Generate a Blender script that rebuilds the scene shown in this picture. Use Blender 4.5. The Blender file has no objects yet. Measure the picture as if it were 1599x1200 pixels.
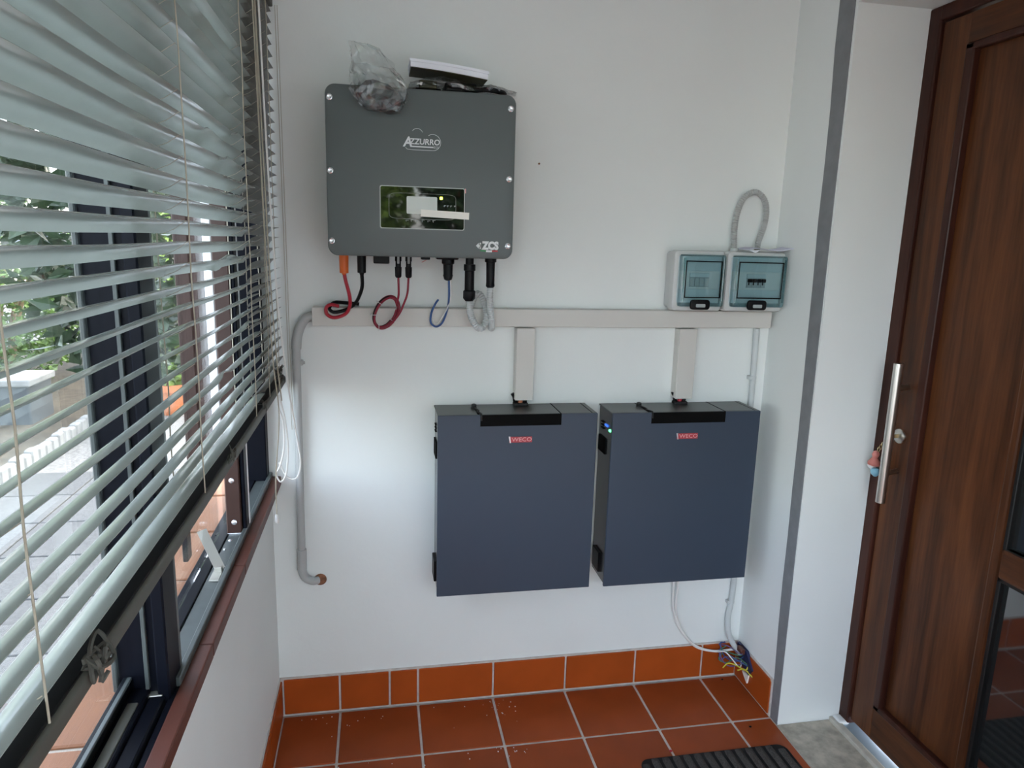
import bpy, bmesh, math, random
from mathutils import Vector, Matrix
random.seed(7)
sc = bpy.context.scene
COL = sc.collection
PI = math.pi

# ------------------------------------------------------------------ camera
def make_camera():
    f, yaw, pitch, roll = 1105.23, .19021, -.19681, .0273
    fw = Vector((math.sin(yaw)*math.cos(pitch), math.cos(yaw)*math.cos(pitch), math.sin(pitch)))
    r = fw.cross(Vector((0, 0, 1))).normalized(); u = r.cross(fw)
    r2 = math.cos(roll)*r + math.sin(roll)*u
    u2 = -math.sin(roll)*r + math.cos(roll)*u
    cd = bpy.data.cameras.new('camera'); co = bpy.data.objects.new('camera', cd); COL.objects.link(co)
    cd.sensor_fit = 'HORIZONTAL'; cd.sensor_width = 36; cd.lens = 36*f/1599; cd.clip_start = .02
    m = Matrix((r2, u2, -fw)).transposed().to_4x4(); m.translation = Vector((.1583, -2.5355, 1.809))
    co.matrix_world = m; sc.camera = co
make_camera()

# ------------------------------------------------------------------ sky, sun, exposure
w = bpy.data.worlds.new('sky'); sc.world = w; w.use_nodes = True
nt = w.node_tree; nt.nodes.clear()
sky = nt.nodes.new('ShaderNodeTexSky'); sky.sky_type = 'NISHITA'; sky.sun_disc = False
sky.sun_elevation = math.radians(48); sky.sun_rotation = math.radians(40); sky.dust_density = 3; sky.air_density = 1
haze = nt.nodes.new('ShaderNodeMixRGB'); haze.inputs[0].default_value = .45; haze.inputs[2].default_value = (1.0, 1.0, 1.0, 1)
gain = nt.nodes.new('ShaderNodeMixRGB'); gain.blend_type = 'MULTIPLY'; gain.inputs[0].default_value = 1; gain.inputs[2].default_value = (.28, .28, .28, 1)
bg = nt.nodes.new('ShaderNodeBackground'); bg.inputs[1].default_value = 1.0
out = nt.nodes.new('ShaderNodeOutputWorld')
nt.links.new(sky.outputs[0], gain.inputs[1]); nt.links.new(gain.outputs[0], haze.inputs[1])
nt.links.new(haze.outputs[0], bg.inputs[0]); nt.links.new(bg.outputs[0], out.inputs[0])
sd = bpy.data.lights.new('sun', 'SUN'); so = bpy.data.objects.new('sun', sd); COL.objects.link(so)
sd.energy = .55; sd.angle = math.radians(1.2); sd.color = (1, .94, .84)
so.location = (8, -4, 7); so.rotation_euler = Vector((.72, -.34, .62)).to_track_quat('Z', 'Y').to_euler()
sc.view_settings.view_transform = 'Standard'; sc.view_settings.look = 'None'
sc.view_settings.gamma = 1; sc.view_settings.use_curve_mapping = False
sc.view_settings.exposure = 3.05

# ------------------------------------------------------------------ materials
def mat(name, col, rough=.5, metal=0, spec=.5, bump=0, bscale=60, var=0, vscale=8, coat=0, emit=None, alpha=1, trans=0, ior=1.45, rnd=0):
    m = bpy.data.materials.new(name); m.use_nodes = True
    t = m.node_tree; b = t.nodes['Principled BSDF']
    c = tuple(col)+(1,)
    b.inputs['Base Color'].default_value = c; b.inputs['Roughness'].default_value = rough
    b.inputs['Metallic'].default_value = metal; b.inputs['Specular IOR Level'].default_value = spec
    b.inputs['Coat Weight'].default_value = coat; b.inputs['Alpha'].default_value = alpha
    b.inputs['Transmission Weight'].default_value = trans; b.inputs['IOR'].default_value = ior
    if emit: b.inputs['Emission Color'].default_value = tuple(emit[:3])+(1,); b.inputs['Emission Strength'].default_value = emit[3]
    tc = t.nodes.new('ShaderNodeTexCoord')
    last = None
    if var:
        n = t.nodes.new('ShaderNodeTexNoise'); n.inputs['Scale'].default_value = vscale; n.inputs['Detail'].default_value = 6
        t.links.new(tc.outputs['Object'], n.inputs['Vector'])
        mp = t.nodes.new('ShaderNodeMapRange'); mp.inputs[1].default_value = .3; mp.inputs[2].default_value = .7
        mp.inputs[3].default_value = 1-var; mp.inputs[4].default_value = 1+var
        t.links.new(n.outputs[0], mp.inputs[0])
        mx = t.nodes.new('ShaderNodeMixRGB'); mx.blend_type = 'MULTIPLY'; mx.inputs[0].default_value = 1; mx.inputs[1].default_value = c
        t.links.new(mp.outputs[0], mx.inputs[2]); last = mx.outputs[0]
    if rnd:
        oi = t.nodes.new('ShaderNodeObjectInfo'); mp2 = t.nodes.new('ShaderNodeMapRange')
        mp2.inputs[3].default_value = 1-rnd; mp2.inputs[4].default_value = 1+rnd
        t.links.new(oi.outputs['Random'], mp2.inputs[0])
        mx2 = t.nodes.new('ShaderNodeMixRGB'); mx2.blend_type = 'MULTIPLY'; mx2.inputs[0].default_value = 1
        if last: t.links.new(last, mx2.inputs[1])
        else: mx2.inputs[1].default_value = c
        t.links.new(mp2.outputs[0], mx2.inputs[2]); last = mx2.outputs[0]
    if last: t.links.new(last, b.inputs['Base Color'])
    if bump:
        n = t.nodes.new('ShaderNodeTexNoise'); n.inputs['Scale'].default_value = bscale; n.inputs['Detail'].default_value = 5
        t.links.new(tc.outputs['Object'], n.inputs['Vector'])
        bp = t.nodes.new('ShaderNodeBump'); bp.inputs['Strength'].default_value = bump; bp.inputs['Distance'].default_value = .004
        t.links.new(n.outputs[0], bp.inputs['Height']); t.links.new(bp.outputs[0], b.inputs['Normal'])
    return m

def wood_mat(name, c1, c2, axis='Z', rough=.35):
    m = bpy.data.materials.new(name); m.use_nodes = True
    t = m.node_tree; b = t.nodes['Principled BSDF']; b.inputs['Roughness'].default_value = rough; b.inputs['Specular IOR Level'].default_value = .22
    tc = t.nodes.new('ShaderNodeTexCoord'); mp = t.nodes.new('ShaderNodeMapping')
    mp.inputs['Scale'].default_value = {'Z': (14, 14, .9), 'Y': (14, .9, 14)}[axis]
    n = t.nodes.new('ShaderNodeTexNoise'); n.inputs['Scale'].default_value = 1.0; n.inputs['Detail'].default_value = 8; n.inputs['Distortion'].default_value = .7
    n2 = t.nodes.new('ShaderNodeTexNoise'); n2.inputs['Scale'].default_value = 9; n2.inputs['Detail'].default_value = 4
    mul = t.nodes.new('ShaderNodeMath'); mul.operation = 'MULTIPLY_ADD'; mul.inputs[1].default_value = .35; 
    cr = t.nodes.new('ShaderNodeValToRGB'); cr.color_ramp.elements[0].position = .42; cr.color_ramp.elements[1].position = .95
    cr.color_ramp.elements[0].color = tuple(c1)+(1,); cr.color_ramp.elements[1].color = tuple(c2)+(1,)
    t.links.new(tc.outputs['Object'], mp.inputs[0]); t.links.new(mp.outputs[0], n.inputs['Vector']); t.links.new(mp.outputs[0], n2.inputs['Vector'])
    t.links.new(n2.outputs[0], mul.inputs[0]); t.links.new(n.outputs[0], mul.inputs[2])
    t.links.new(mul.outputs[0], cr.inputs[0]); t.links.new(cr.outputs[0], b.inputs['Base Color'])
    return m

def clear_mat(name, tint, rough, gloss=.12, edge=.6):
    # clear sheet: mostly see-through, mirror-like towards grazing angles
    m = bpy.data.materials.new(name); m.use_nodes = True; t = m.node_tree; t.nodes.clear()
    o = t.nodes.new('ShaderNodeOutputMaterial'); mx = t.nodes.new('ShaderNodeMixShader')
    tr = t.nodes.new('ShaderNodeBsdfTransparent'); tr.inputs[0].default_value = tuple(tint)+(1,)
    gl = t.nodes.new('ShaderNodeBsdfGlossy'); gl.inputs['Roughness'].default_value = rough
    lw = t.nodes.new('ShaderNodeLayerWeight'); lw.inputs[0].default_value = .25
    mp = t.nodes.new('ShaderNodeMapRange'); mp.inputs[3].default_value = gloss; mp.inputs[4].default_value = edge
    t.links.new(lw.outputs['Fresnel'], mp.inputs[0]); t.links.new(mp.outputs[0], mx.inputs[0])
    t.links.new(tr.outputs[0], mx.inputs[1]); t.links.new(gl.outputs[0], mx.inputs[2]); t.links.new(mx.outputs[0], o.inputs[0])
    return m

M = dict(
 wall=mat('white_plaster', (.785, .81, .79), .85, bump=.12, bscale=45, var=.015, vscale=3),
 ceil=mat('ceiling_paint', (.78, .79, .77), .9),
 grout=mat('grout', (.56, .51, .47), .9, var=.15, vscale=30),
 tile=mat('terracotta_tile', (.30, .060, .014), .38, spec=.25, var=.14, vscale=5, rnd=.08, bump=.04, bscale=12),
 skirt=mat('terracotta_skirting', (.37, .070, .011), .42, spec=.22, var=.1, vscale=6, rnd=.06),
 otile=mat('outdoor_terracotta', (.25, .10, .040), .5, var=.1, vscale=8, rnd=.06),
 ogrout=mat('outdoor_grout', (.5, .45, .38), .9),
 greyband=mat('grey_paint_band', (.205, .21, .22), .8, var=.08, vscale=20),
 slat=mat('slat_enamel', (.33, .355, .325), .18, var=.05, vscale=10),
 rail=mat('rail_enamel', (.085, .085, .070), .55, var=.08, vscale=20),
 cord=mat('beige_cord', (.42, .38, .30), .9),
 wcord=mat('white_cord', (.8, .79, .76), .7),
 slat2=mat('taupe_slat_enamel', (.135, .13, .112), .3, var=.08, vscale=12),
 string=mat('grey_string', (.09, .088, .075), .95),
 alu=mat('navy_aluminium', (.004, .005, .009), .42, spec=.12),
 aluled=mat('green_grey_aluminium', (.07, .082, .08), .35, var=.1, vscale=30),
 brown=mat('brown_painted_frame', (.045, .020, .015), .45, var=.08, vscale=15),
 sill=mat('brown_sill', (.10, .032, .021), .5, var=.1, vscale=14),
 sunwhite=mat('sunlit_white', (.85, .86, .87), .5),
 pane=clear_mat('window_glass', (.97, .985, .98), .0, .01, .35),
 steel=mat('brushed_steel', (.62, .60, .56), .28, metal=1),
 zinc=mat('zinc_steel', (.52, .51, .46), .4, metal=.85),
 bolt=mat('bolt_steel', (.85, .86, .88), .25, metal=.8),
 inv=mat('inverter_paint', (.105, .122, .120), .42, bump=.05, bscale=400),
 invback=mat('inverter_heatsink', (.03, .033, .036), .55),
 bat=mat('battery_paint', (.040, .056, .084), .45, bump=.05, bscale=500),
 battop=mat('battery_top_metal', (.060, .062, .062), .32, metal=.3),
 batside=mat('battery_side_steel', (.05, .052, .055), .22, spec=1.0),
 black=mat('black_plastic', (.006, .006, .007), .4, spec=.2),
 seam=mat('black_seam', (.004, .004, .004), .7, spec=.08),
 rubber=mat('black_rubber', (.012, .012, .013), .6),
 screen=mat('display_glass', (.006, .007, .006), .03, spec=.7),
 lcd=mat('display_lcd', (.60, .64, .61), .15),
 rim=mat('display_rim', (.55, .57, .55), .4),
 whitep=mat('white_print', (.75, .77, .77), .5),
 greyp=mat('grey_print', (.32, .33, .33), .5),
 greenp=mat('green_print', (.03, .25, .08), .5), redp=mat('red_print', (.5, .03, .04), .5),
 redlab=mat('red_label', (.42, .045, .06), .35), silver=mat('silver_edge', (.75, .75, .77), .3, metal=.8),
 pinklet=mat('pink_label_lettering', (.72, .36, .36), .4),
 sticker=mat('cream_sticker', (.88, .85, .78), .6),
 trunk=mat('cream_trunking', (.62, .60, .56), .5),
 boxg=mat('grey_enclosure', (.56, .57, .56), .45),
 pipe=mat('grey_pvc', (.42, .43, .42), .4), pipe2=mat('light_grey_pvc', (.55, .58, .58), .45),
 rust=mat('rust_brown_ring', (.25, .11, .06), .9, var=.4, vscale=60),
 teal=clear_mat('smoked_teal_lid', (.66, .79, .81), .05, .05, .5),
 inner=mat('enclosure_face', (.50, .58, .60), .5), inner2=mat('enclosure_module', (.60, .63, .62), .5), module=mat('module_grey', (.36, .40, .40), .5),
 orange=mat('orange_plug', (.70, .13, .015), .4), redc=mat('red_cable', (.38, .015, .03), .4), redc2=mat('dark_red_cable', (.25, .015, .035), .4),
 blue=mat('blue_cable', (.03, .09, .26), .45), yellow=mat('yellow_wire', (.55, .48, .05), .5), purple=mat('violet_wire', (.12, .09, .22), .5),
 navy=mat('navy_box', (.012, .02, .075), .5), copper=mat('copper_cable', (.55, .20, .10), .4), greenw=mat('green_wire', (.05, .16, .1), .5),
 olive=mat('dark_olive_print', (.050, .048, .020), .5, var=.6, vscale=14),
 paper=mat('white_paper', (.80, .82, .88), .75), lav=mat('lavender_paper', (.62, .62, .74), .7),
 bag=clear_mat('clear_plastic_bag', (.93, .94, .94), .10, .09, .6), bagdark=mat('grey_bag_contents', (.10, .11, .11), .3, var=.5, vscale=40),
 wood=wood_mat('dark_walnut_wood', (.024, .008, .004), (.135, .046, .016)),
 woodh=wood_mat('dark_walnut_rail_wood', (.024, .008, .004), (.12, .040, .014), 'Y'),
 woodf=wood_mat('dark_walnut_frame_wood', (.022, .007, .005), (.065, .020, .012)),
 dglass=mat('dark_door_glass', (.012, .014, .014), .04, spec=1.0, ior=1.9), gasket=mat('door_gasket', (.004, .004, .004), .5),
 stone=mat('travertine', (.42, .38, .31), .5, var=.3, vscale=25), stone2=mat('light_travertine', (.46, .43, .37), .5, var=.15, vscale=25),
 dsill=mat('door_sill_aluminium', (.40, .50, .58), .25, metal=.5), mortar=mat('white_mortar', (.72, .73, .72), .9),
 mat=mat('charcoal_doormat', (.055, .050, .046), .95, bump=.9, bscale=260, var=.4, vscale=220),
 matbase=mat('doormat_backing', (.006, .006, .006), .9),
 pink=mat('pink_enamel', (.55, .19, .16), .4), skyblue=mat('light_blue_enamel', (.22, .45, .58), .4), brass=mat('tarnished_brass', (.45, .36, .2), .35, metal=.9),
 leaf=mat('leaf_green', (.085, .15, .03), .4, var=.5, vscale=2.5), leafl=mat('light_leaf_green', (.19, .29, .06), .4, var=.5, vscale=5), leafd=mat('dark_leaf_green', (.03, .058, .024), .35, var=.5, vscale=2),
 bark=mat('bark', (.22, .15, .08), .9, var=.4, vscale=10), pot=mat('terracotta_pot', (.45, .15, .06), .7),
 gravel=mat('pale_gravel', (.15, .15, .145), .9, bump=.8, bscale=70, var=.35, vscale=45), paver=mat('grey_paver', (.085, .09, .092), .85, var=.25, vscale=60, rnd=.12),
 soil=mat('bed_soil', (.06, .05, .035), .95, var=.4, vscale=12), concrete=mat('pale_concrete', (.20, .205, .20), .85, var=.2, vscale=12),
 slate=mat('grey_slate', (.06, .07, .078), .6, var=.15, vscale=6),
 ledg=mat('green_led', (.1, .8, .2), .4, emit=(.1, 1, .25, .5)), ledb=mat('blue_led', (.05, .15, .9), .4, emit=(.05, .2, 1, .12)), ledy=mat('yellow_green_led', (.6, .8, .05), .4, emit=(.7, .9, .05, 1.5)),
)

# ------------------------------------------------------------------ building helpers
OFF = {}
def link(o): COL.objects.link(o); return o
def tag(o, label, cat, group=None, kind=None):
    if label: o['label'] = label
    if cat: o['category'] = cat
    if group: o['group'] = group
    if kind: o['kind'] = kind
    return o
def thing(name, loc, label, cat, group=None):
    o = link(bpy.data.objects.new(name, None)); o.location = loc; o.empty_display_size = .05
    OFF[o.name] = Vector(loc); return tag(o, label, cat, group)
def struct(o): o['kind'] = 'structure'; return o

class MB:
    def __init__(s): s.v = []; s.f = []; s.m = []
    def add(s, vs, fs, mi=0):
        n = len(s.v); s.v += [tuple(a) for a in vs]; s.f += [tuple(i+n for i in f) for f in fs]; s.m += [mi]*len(fs); return s
    def bm(s, b, mi=0):
        b.verts.index_update(); s.add([tuple(v.co) for v in b.verts], [[v.index for v in f.verts] for f in b.faces], mi); b.free(); return s
    def box(s, x0, y0, z0, x1, y1, z1, bev=0, seg=2, mi=0, M4=None):
        b = bmesh.new(); bmesh.ops.create_cube(b, size=1)
        for v in b.verts: v.co = ((x0+x1)/2+v.co.x*abs(x1-x0), (y0+y1)/2+v.co.y*abs(y1-y0), (z0+z1)/2+v.co.z*abs(z1-z0))
        if bev: bmesh.ops.bevel(b, geom=b.edges[:], offset=bev, segments=seg, affect='EDGES', profile=.5)
        if M4: bmesh.ops.transform(b, matrix=M4, verts=b.verts)
        return s.bm(b, mi)
    def rprism(s, u0, v0, u1, v1, r, d0, d1, axis='y', n=6, bev=0, mi=0):
        # rounded rectangle in the plane across the axis, extruded d0..d1, optional soft front at d0
        pts = []
        for cx, cy, a0 in ((u1-r, v1-r, 0), (u0+r, v1-r, 90), (u0+r, v0+r, 180), (u1-r, v0+r, 270)):
            for i in range(n+1):
                a = math.radians(a0+90*i/n); pts.append((cx+r*math.cos(a), cy+r*math.sin(a)))
        cu, cv = (u0+u1)/2, (v0+v1)/2
        def P(u, v, d): return {'y': (u, d, v), 'z': (u, v, d), 'x': (d, u, v)}[axis]
        rings = []
        sg = 1 if d1 > d0 else -1
        lv = [(bev, d0), (bev*.3, d0+sg*bev*.3), (0, d0+sg*bev), (0, d1)] if bev else [(0, d0), (0, d1)]
        for ins, d in lv:
            kx = 1-2*ins/(u1-u0); ky = 1-2*ins/(v1-v0)
            rings.append([P(cu+(a-cu)*kx, cv+(b-cv)*ky, d) for a, b in pts])
        N = len(pts); vs = [p for rg in rings for p in rg]; fs = []
        for k in range(len(rings)-1):
            for i in range(N): fs.append((k*N+i, k*N+(i+1) % N, (k+1)*N+(i+1) % N, (k+1)*N+i))
        fs.append(tuple(range(N))); fs.append(tuple(range((len(rings)-1)*N, len(rings)*N))[::-1])
        return s.add(vs, fs, mi)
    def tube(s, pts, r, seg=8, smooth=6, closed=False, corr=0, mi=0, caps=True):
        P = [Vector(p) for p in pts]
        if smooth and len(P) > 2:
            Q = []; n = len(P)
            for i in range(n if closed else n-1):
                p0 = P[(i-1) % n] if (closed or i > 0) else P[i]*2-P[i+1]
                p1, p2 = P[i], P[(i+1) % n]
                p3 = P[(i+2) % n] if (closed or i+2 < n) else p2*2-p1
                for k in range(smooth):
                    t = k/smooth
                    Q.append(.5*((2*p1)+(p2-p0)*t+(2*p0-5*p1+4*p2-p3)*t*t+(3*p1-p0-3*p2+p3)*t*t*t))
            if not closed: Q.append(P[-1])
            P = Q
        if corr:   # resample at corrugation spacing
            L = [0]
            for a, b in zip(P, P[1:]): L.append(L[-1]+(b-a).length)
            n = int(L[-1]/(corr/2)); Q = []; j = 0
            for i in range(n+1):
                d = L[-1]*i/n
                while j < len(L)-2 and L[j+1] < d: j += 1
                t = (d-L[j])/max(1e-9, L[j+1]-L[j]); Q.append(P[j].lerp(P[j+1], t))
            P = Q
        n = len(P); up = None; vs = []; fs = []
        for i in range(n):
            tg = (P[(i+1) % n]-P[i-1]) if closed else (P[min(i+1, n-1)]-P[max(i-1, 0)])
            tg.normalize()
            if up is None:
                up = tg.orthogonal().normalized()
            up = (up-tg*up.dot(tg)); up = up.normalized() if up.length > 1e-6 else tg.orthogonal().normalized()
            sd = tg.cross(up)
            rr = r(i/(n-1)) if callable(r) else r
            if corr: rr *= (1.0 if i % 2 else .80)
            for k in range(seg):
                a = 2*PI*k/seg; vs.append(P[i]+up*(rr*math.cos(a))+sd*(rr*math.sin(a)))
        for i in range(n if closed else n-1):
            for k in range(seg):
                j = (i+1) % n; fs.append((i*seg+k, i*seg+(k+1) % seg, j*seg+(k+1) % seg, j*seg+k))
        if not closed and caps: fs.append(tuple(range(seg))[::-1]); fs.append(tuple(range((n-1)*seg, n*seg)))
        return s.add(vs, fs, mi)
    def lathe(s, c, axis, prof, seg=16, mi=0):
        # profile [(distance along axis, radius)]
        ax = Vector(axis).normalized(); u = ax.orthogonal().normalized(); w_ = ax.cross(u); c = Vector(c)
        vs = []; fs = []
        for d, r in prof:
            for k in range(seg):
                a = 2*PI*k/seg; vs.append(c+ax*d+u*(r*math.cos(a))+w_*(r*math.sin(a)))
        n = len(prof)
        for i in range(n-1):
            for k in range(seg): fs.append((i*seg+k, i*seg+(k+1) % seg, (i+1)*seg+(k+1) % seg, (i+1)*seg+k))
        fs.append(tuple(range(seg))[::-1]); fs.append(tuple(range((n-1)*seg, n*seg)))
        return s.add(vs, fs, mi)
    def poly(s, pts, axis, d0, d1, mi=0):
        def P(u, v, d): return {'y': (u, d, v), 'z': (u, v, d), 'x': (d, u, v)}[axis]
        n = len(pts); vs = [P(a, b, d0) for a, b in pts]+[P(a, b, d1) for a, b in pts]
        fs = [tuple(range(n)), tuple(range(n, 2*n))[::-1]]+[(i, (i+1) % n, n+(i+1) % n, n+i) for i in range(n)]
        return s.add(vs, fs, mi)
    def build(s, name, mats, parent=None, smooth=False, label=None):
        mats = mats if isinstance(mats, (list, tuple)) else [mats]
        me = bpy.data.meshes.new(name)
        off = OFF.get(parent.name, Vector()) if parent else None
        if parent is None:   # origin at the base of the thing
            xs = [v[0] for v in s.v]; ys = [v[1] for v in s.v]; zs = [v[2] for v in s.v]
            off = Vector(((min(xs)+max(xs))/2, (min(ys)+max(ys))/2, min(zs)))
        me.from_pydata([tuple(Vector(v)-off) for v in s.v], [], s.f)
        for m in mats: me.materials.append(m)
        b = bmesh.new(); b.from_mesh(me); bmesh.ops.recalc_face_normals(b, faces=b.faces); b.to_mesh(me); b.free()
        if len(mats) > 1:
            for p, i in zip(me.polygons, s.m): p.material_index = i
        if smooth: me.polygons.foreach_set('use_smooth', [True]*len(me.polygons)); me.set_sharp_from_angle(angle=math.radians(40))
        o = link(bpy.data.objects.new(name, me))
        if parent: o.parent = parent
        else: o.location = off
        OFF[o.name] = off
        if label: o['label'] = label
        return o

def lettering(text, x, y, z, size, parent, material, name='lettering', depth=.0012, sx=1, rot=0, shear=0, bold=0):
    c = bpy.data.curves.new(name, 'FONT'); c.body = text; c.size = size; c.extrude = depth/2; c.shear = shear; c.offset = bold
    c.align_x = 'CENTER'; c.align_y = 'CENTER'; c.resolution_u = 3
    t = bpy.data.objects.new(name, c); link(t)
    dg = bpy.context.evaluated_depsgraph_get()
    me = bpy.data.meshes.new_from_object(t.evaluated_get(dg))
    bpy.data.objects.remove(t); me.name = name
    R = Matrix.Translation(Vector((x, y, z))-OFF[parent.name]) @ Matrix.Rotation(PI/2, 4, 'X') @ Matrix.Rotation(rot, 4, 'Z') @ Matrix.Diagonal((sx, 1, 1, 1))
    me.transform(R); me.materials.clear(); me.materials.append(material)
    o = link(bpy.data.objects.new(name, me)); o.parent = parent; OFF[o.name] = OFF[parent.name]
    return o

XL, XR = -.2226, 1.667
H = 2.85
YB = -4.8
GZ = -.05      # ground level outdoors

# ------------------------------------------------------------------ room shell
fl = struct(MB().box(XL-.02, YB, -.06, XR+.005, .002, -.0035).build('floor', M['grout']))
proto = {}
def tile_grid(xs, ys, z0, z1, gap, name, material, parent, bev=.003):
    for i in range(len(xs)-1):
        for j in range(len(ys)-1):
            x0, x1 = sorted((xs[i], xs[i+1])); y0, y1 = sorted((ys[j], ys[j+1]))
            wx, wy = x1-x0-gap, y1-y0-gap
            key = (name, round(wx, 3), round(wy, 3), round(z1-z0, 3), material.name)
            if key not in proto:
                o = MB().box(-wx/2, -wy/2, 0, wx/2, wy/2, z1-z0, bev, 1).build(name, material); proto[key] = o
            else:
                o = link(proto[key].copy())
            o.parent = parent
            o.location = Vector(((x0+x1)/2, (y0+y1)/2, z0+random.uniform(-.0004, .0004)))-OFF[parent.name]
ys = [-.008, -.292]+[-.292-.3*k for k in range(1, 20)]
tile_grid([XL+.008, 0, .3, .6, .9, 1.2, 1.5, XR], ys, -.008, 0, .009, 'tile', M['tile'], fl)
wb = struct(MB().box(-.29, 0, -.3, XR+.45, .16, H+.05).build('wall_back', M['wall']))
wl = struct(MB().box(-.475, YB, -.3, XL, .56, .895).box(-.30, YB, 2.56, XL, .16, H+.05).build('wall_left', M['wall']))
DY0, DY1, DZ = -.338, -1.40, 2.588
wr = MB()
wr.box(XR, DY0, -.3, XR+.45, 0, H+.05).box(XR, YB-1.2, -.3, XR+.45, DY1, H+.05).box(XR, DY1, DZ, XR+.45, DY0, H+.05)  # unseen stretch lengthened past the open end to keep the sun out
wr = struct(wr.build('wall_right', M['wall']))
struct(MB().box(-.75, YB-.3, H, XR+.6, .6, H+.35).build('ceiling', M['ceil']))
# grey painted band beside the door opening, with a wavering brush edge
pts = []
for k in range(15):
    z = k/14*(2.66); pts.append((-.289+.048*(z/2.66)+random.uniform(-.004, .004), z))
for k in range(15):
    z = (1-k/14)*2.66; pts.append((-.337+random.uniform(-.0015, .0005)+.014*(z/2.66), z))
struct(MB().poly([(a, b) for a, b in pts], 'x', XR-.0025, XR+.001).build('trim_1', M['greyband']))

# skirting of terracotta tiles
bb = struct(MB().box(XL, -.006, 0, XR, .001, .162).build('baseboard_back', M['grout']))
for x0, x1 in ((XL+.012, 0), (0, .19), (.19, .3), (.3, .6), (.6, .9), (.9, 1.2), (1.2, 1.5), (1.5, XR-.008)):
    MB().box(x0+.004, -.012, .010, x1-.004, -.002, .155, .002, 1).build('tile', M['skirt'], bb)
bl = struct(MB().box(XL-.001, YB, 0, XL+.005, -.006, .162).build('baseboard_left', M['grout']))
yy = -.014
for k in range(19): MB().box(XL-.0005, yy-.292, .010, XL+.011, yy, .155, .002, 1).build('tile', M['skirt'], bl); yy -= .3
br = struct(MB().box(XR-.006, -.285, 0, XR+.001, -.006, .162).build('baseboard_right', M['grout']))
MB().poly([(-.016, .010), (-.279, .010), (-.279, .145), (-.268, .155), (-.016, .155)], 'x', XR-.012, XR).build('tile', M['skirt'], br)

# threshold of the door
th = MB().box(XR-.002, DY1+.003, -.06, 1.887, DY0-.001, .001, .0015, 1).build('trim_2', M['stone']); struct(th)
MB().box(1.887, DY1+.003, -.06, 1.914, DY0-.001, .016, .003, 2).build('step_edge', M['stone2'], th)
MB().box(1.914, DY1+.003, -.06, 2.05, DY0-.001, .010, .002, 1).build('door_sill', M['dsill'], th, label='blue grey metal door sill strip')
MB().box(1.900, DY0-.05, .0, 1.945, DY0+.001, .022, .008, 2).build('mortar', M['mortar'], th, label='white mortar lump at the door frame')

# ------------------------------------------------------------------ left window: frame, posts, panes, sill
win = struct(MB().box(-.312, YB, .93, -.268, .0, .972, .002, 1).box(-.312, YB, 2.50, -.225, 0, 2.57, .004, 1).build('window_1', M['alu']))
MB().box(-.268, -1.19, .93, -.229, -.002, .968, .002, 1).build('frame_ledge', M['aluled'], win)
MB().box(-.229, -1.235, .93, -.217, -.002, .983, .002, 1).build('frame_bead', M['aluled'], win)
# opening sash on the near side
sb = MB()
sb.box(-.306, YB, .972, -.296, -1.262, 1.010, .002, 1)
sb.box(-.296, YB, .955, -.262, -1.262, .985, .003, 1)
sb.box(-.262, YB, .93, -.234, -1.262, .975, .003, 1)
sb.build('sash_bottom_rail', M['alu'], win)
MB().box(-.2965, YB, 1.008, -.289, -1.27, 1.014, .001, 1).build('glazing_bead', M['aluled'], win)
MB().box(-.286, YB, .984, -.268, -1.31, .988, .001, 1).build('sash_groove', M['rail'], win)
MB().box(-.231, YB, .93, -.216, -1.235, .966, .003, 1).build('frame_bead', M['alu'], win)
sp = MB().box(-.318, -1.262, .955, -.236, -1.205, 2.52, .003, 1).build('sash_post', M['alu'], win)
MB().box(-.322, -1.272, .985, -.313, -1.258, 2.52, .002, 1).build('glazing_bead', M['aluled'], win)
MB().box(-.268, -1.270, .985, -.261, -1.258, 2.52, .001, 1).build('sash_seam', M['aluled'], win)
MB().box(-.247, -1.275, .955, -.225, -1.20, 2.52, .003, 1).build('frame_post', M['alu'], win)
MB().box(-.236, -1.20, .968, -.226, -1.185, 2.52, .002, 1).build('frame_post_edge', M['aluled'], win)
MB().box(-.303, -1.2785, .972, -.238, -1.262, .9765, .001, 1).build('corner_cleat', M['zinc'], win)
# second post: brown inner post with bolts, sunlit side as a white strip, brown outer post
p2 = MB().box(-.272, -.520, .965, -.231, -.455, 2.52, .003, 1).build('brown_post', M['brown'], win)
for z, x, yb in ((1.13, -.252, -.520), (1.005, -.250, -.520)):
    MB().lathe((x, yb, z), (0, -1, 0), [(0, .0075), (.003, .0075), (.005, .0045)], 12).build('bolt', M['bolt'], win, True)
for x, y, r in ((-.254, -.565, .0065), (-.238, -.50, .004), (-.258, -.625, .004), (-.30, -.53, .005)):
    MB().lathe((x, y, .967), (0, 0, 1), [(0, r), (.003, r), (.005, r*.6)], 12).build('bolt', M['bolt'], win, True)
MB().box(-.272, -.5215, .966, -.231, -.518, .972, .001, 1).build('corner_cleat', M['bolt'], win)
MB().box(-.2285, -.515, .968, -.218, -.460, 2.52, .003, 1).build('frame_post_edge', M['alu'], win)
MB().box(-.295, -.515, 1.20, -.273, -.460, 2.52, .002, 1).build('sunlit_white', M['sunwhite'], win)  # white paint stands in for sun on the side of the post
MB().box(-.372, -.50, 1.16, -.334, -.44, 2.52, .003, 1).build('brown_outer_post', M['brown'], win)
MB().box(-.333, -.50, 1.16, -.298, -.44, 2.52, .003, 1).build('brown_outer_post', M['brown'], win)
MB().box(-.223, -.475, .98, -.2165, -.462, 2.52, .001, 1).build('white_strip', M['sunwhite'], win)
MB().box(-.31, -.055, .965, -.228, -.002, 2.52, .003, 1).build('jamb_post', M['alu'], win)
MB().box(-.345, -.7, .972, -.332, -.66, 1.12, .002, 1).build('guide_rail', M['alu'], win)
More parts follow.
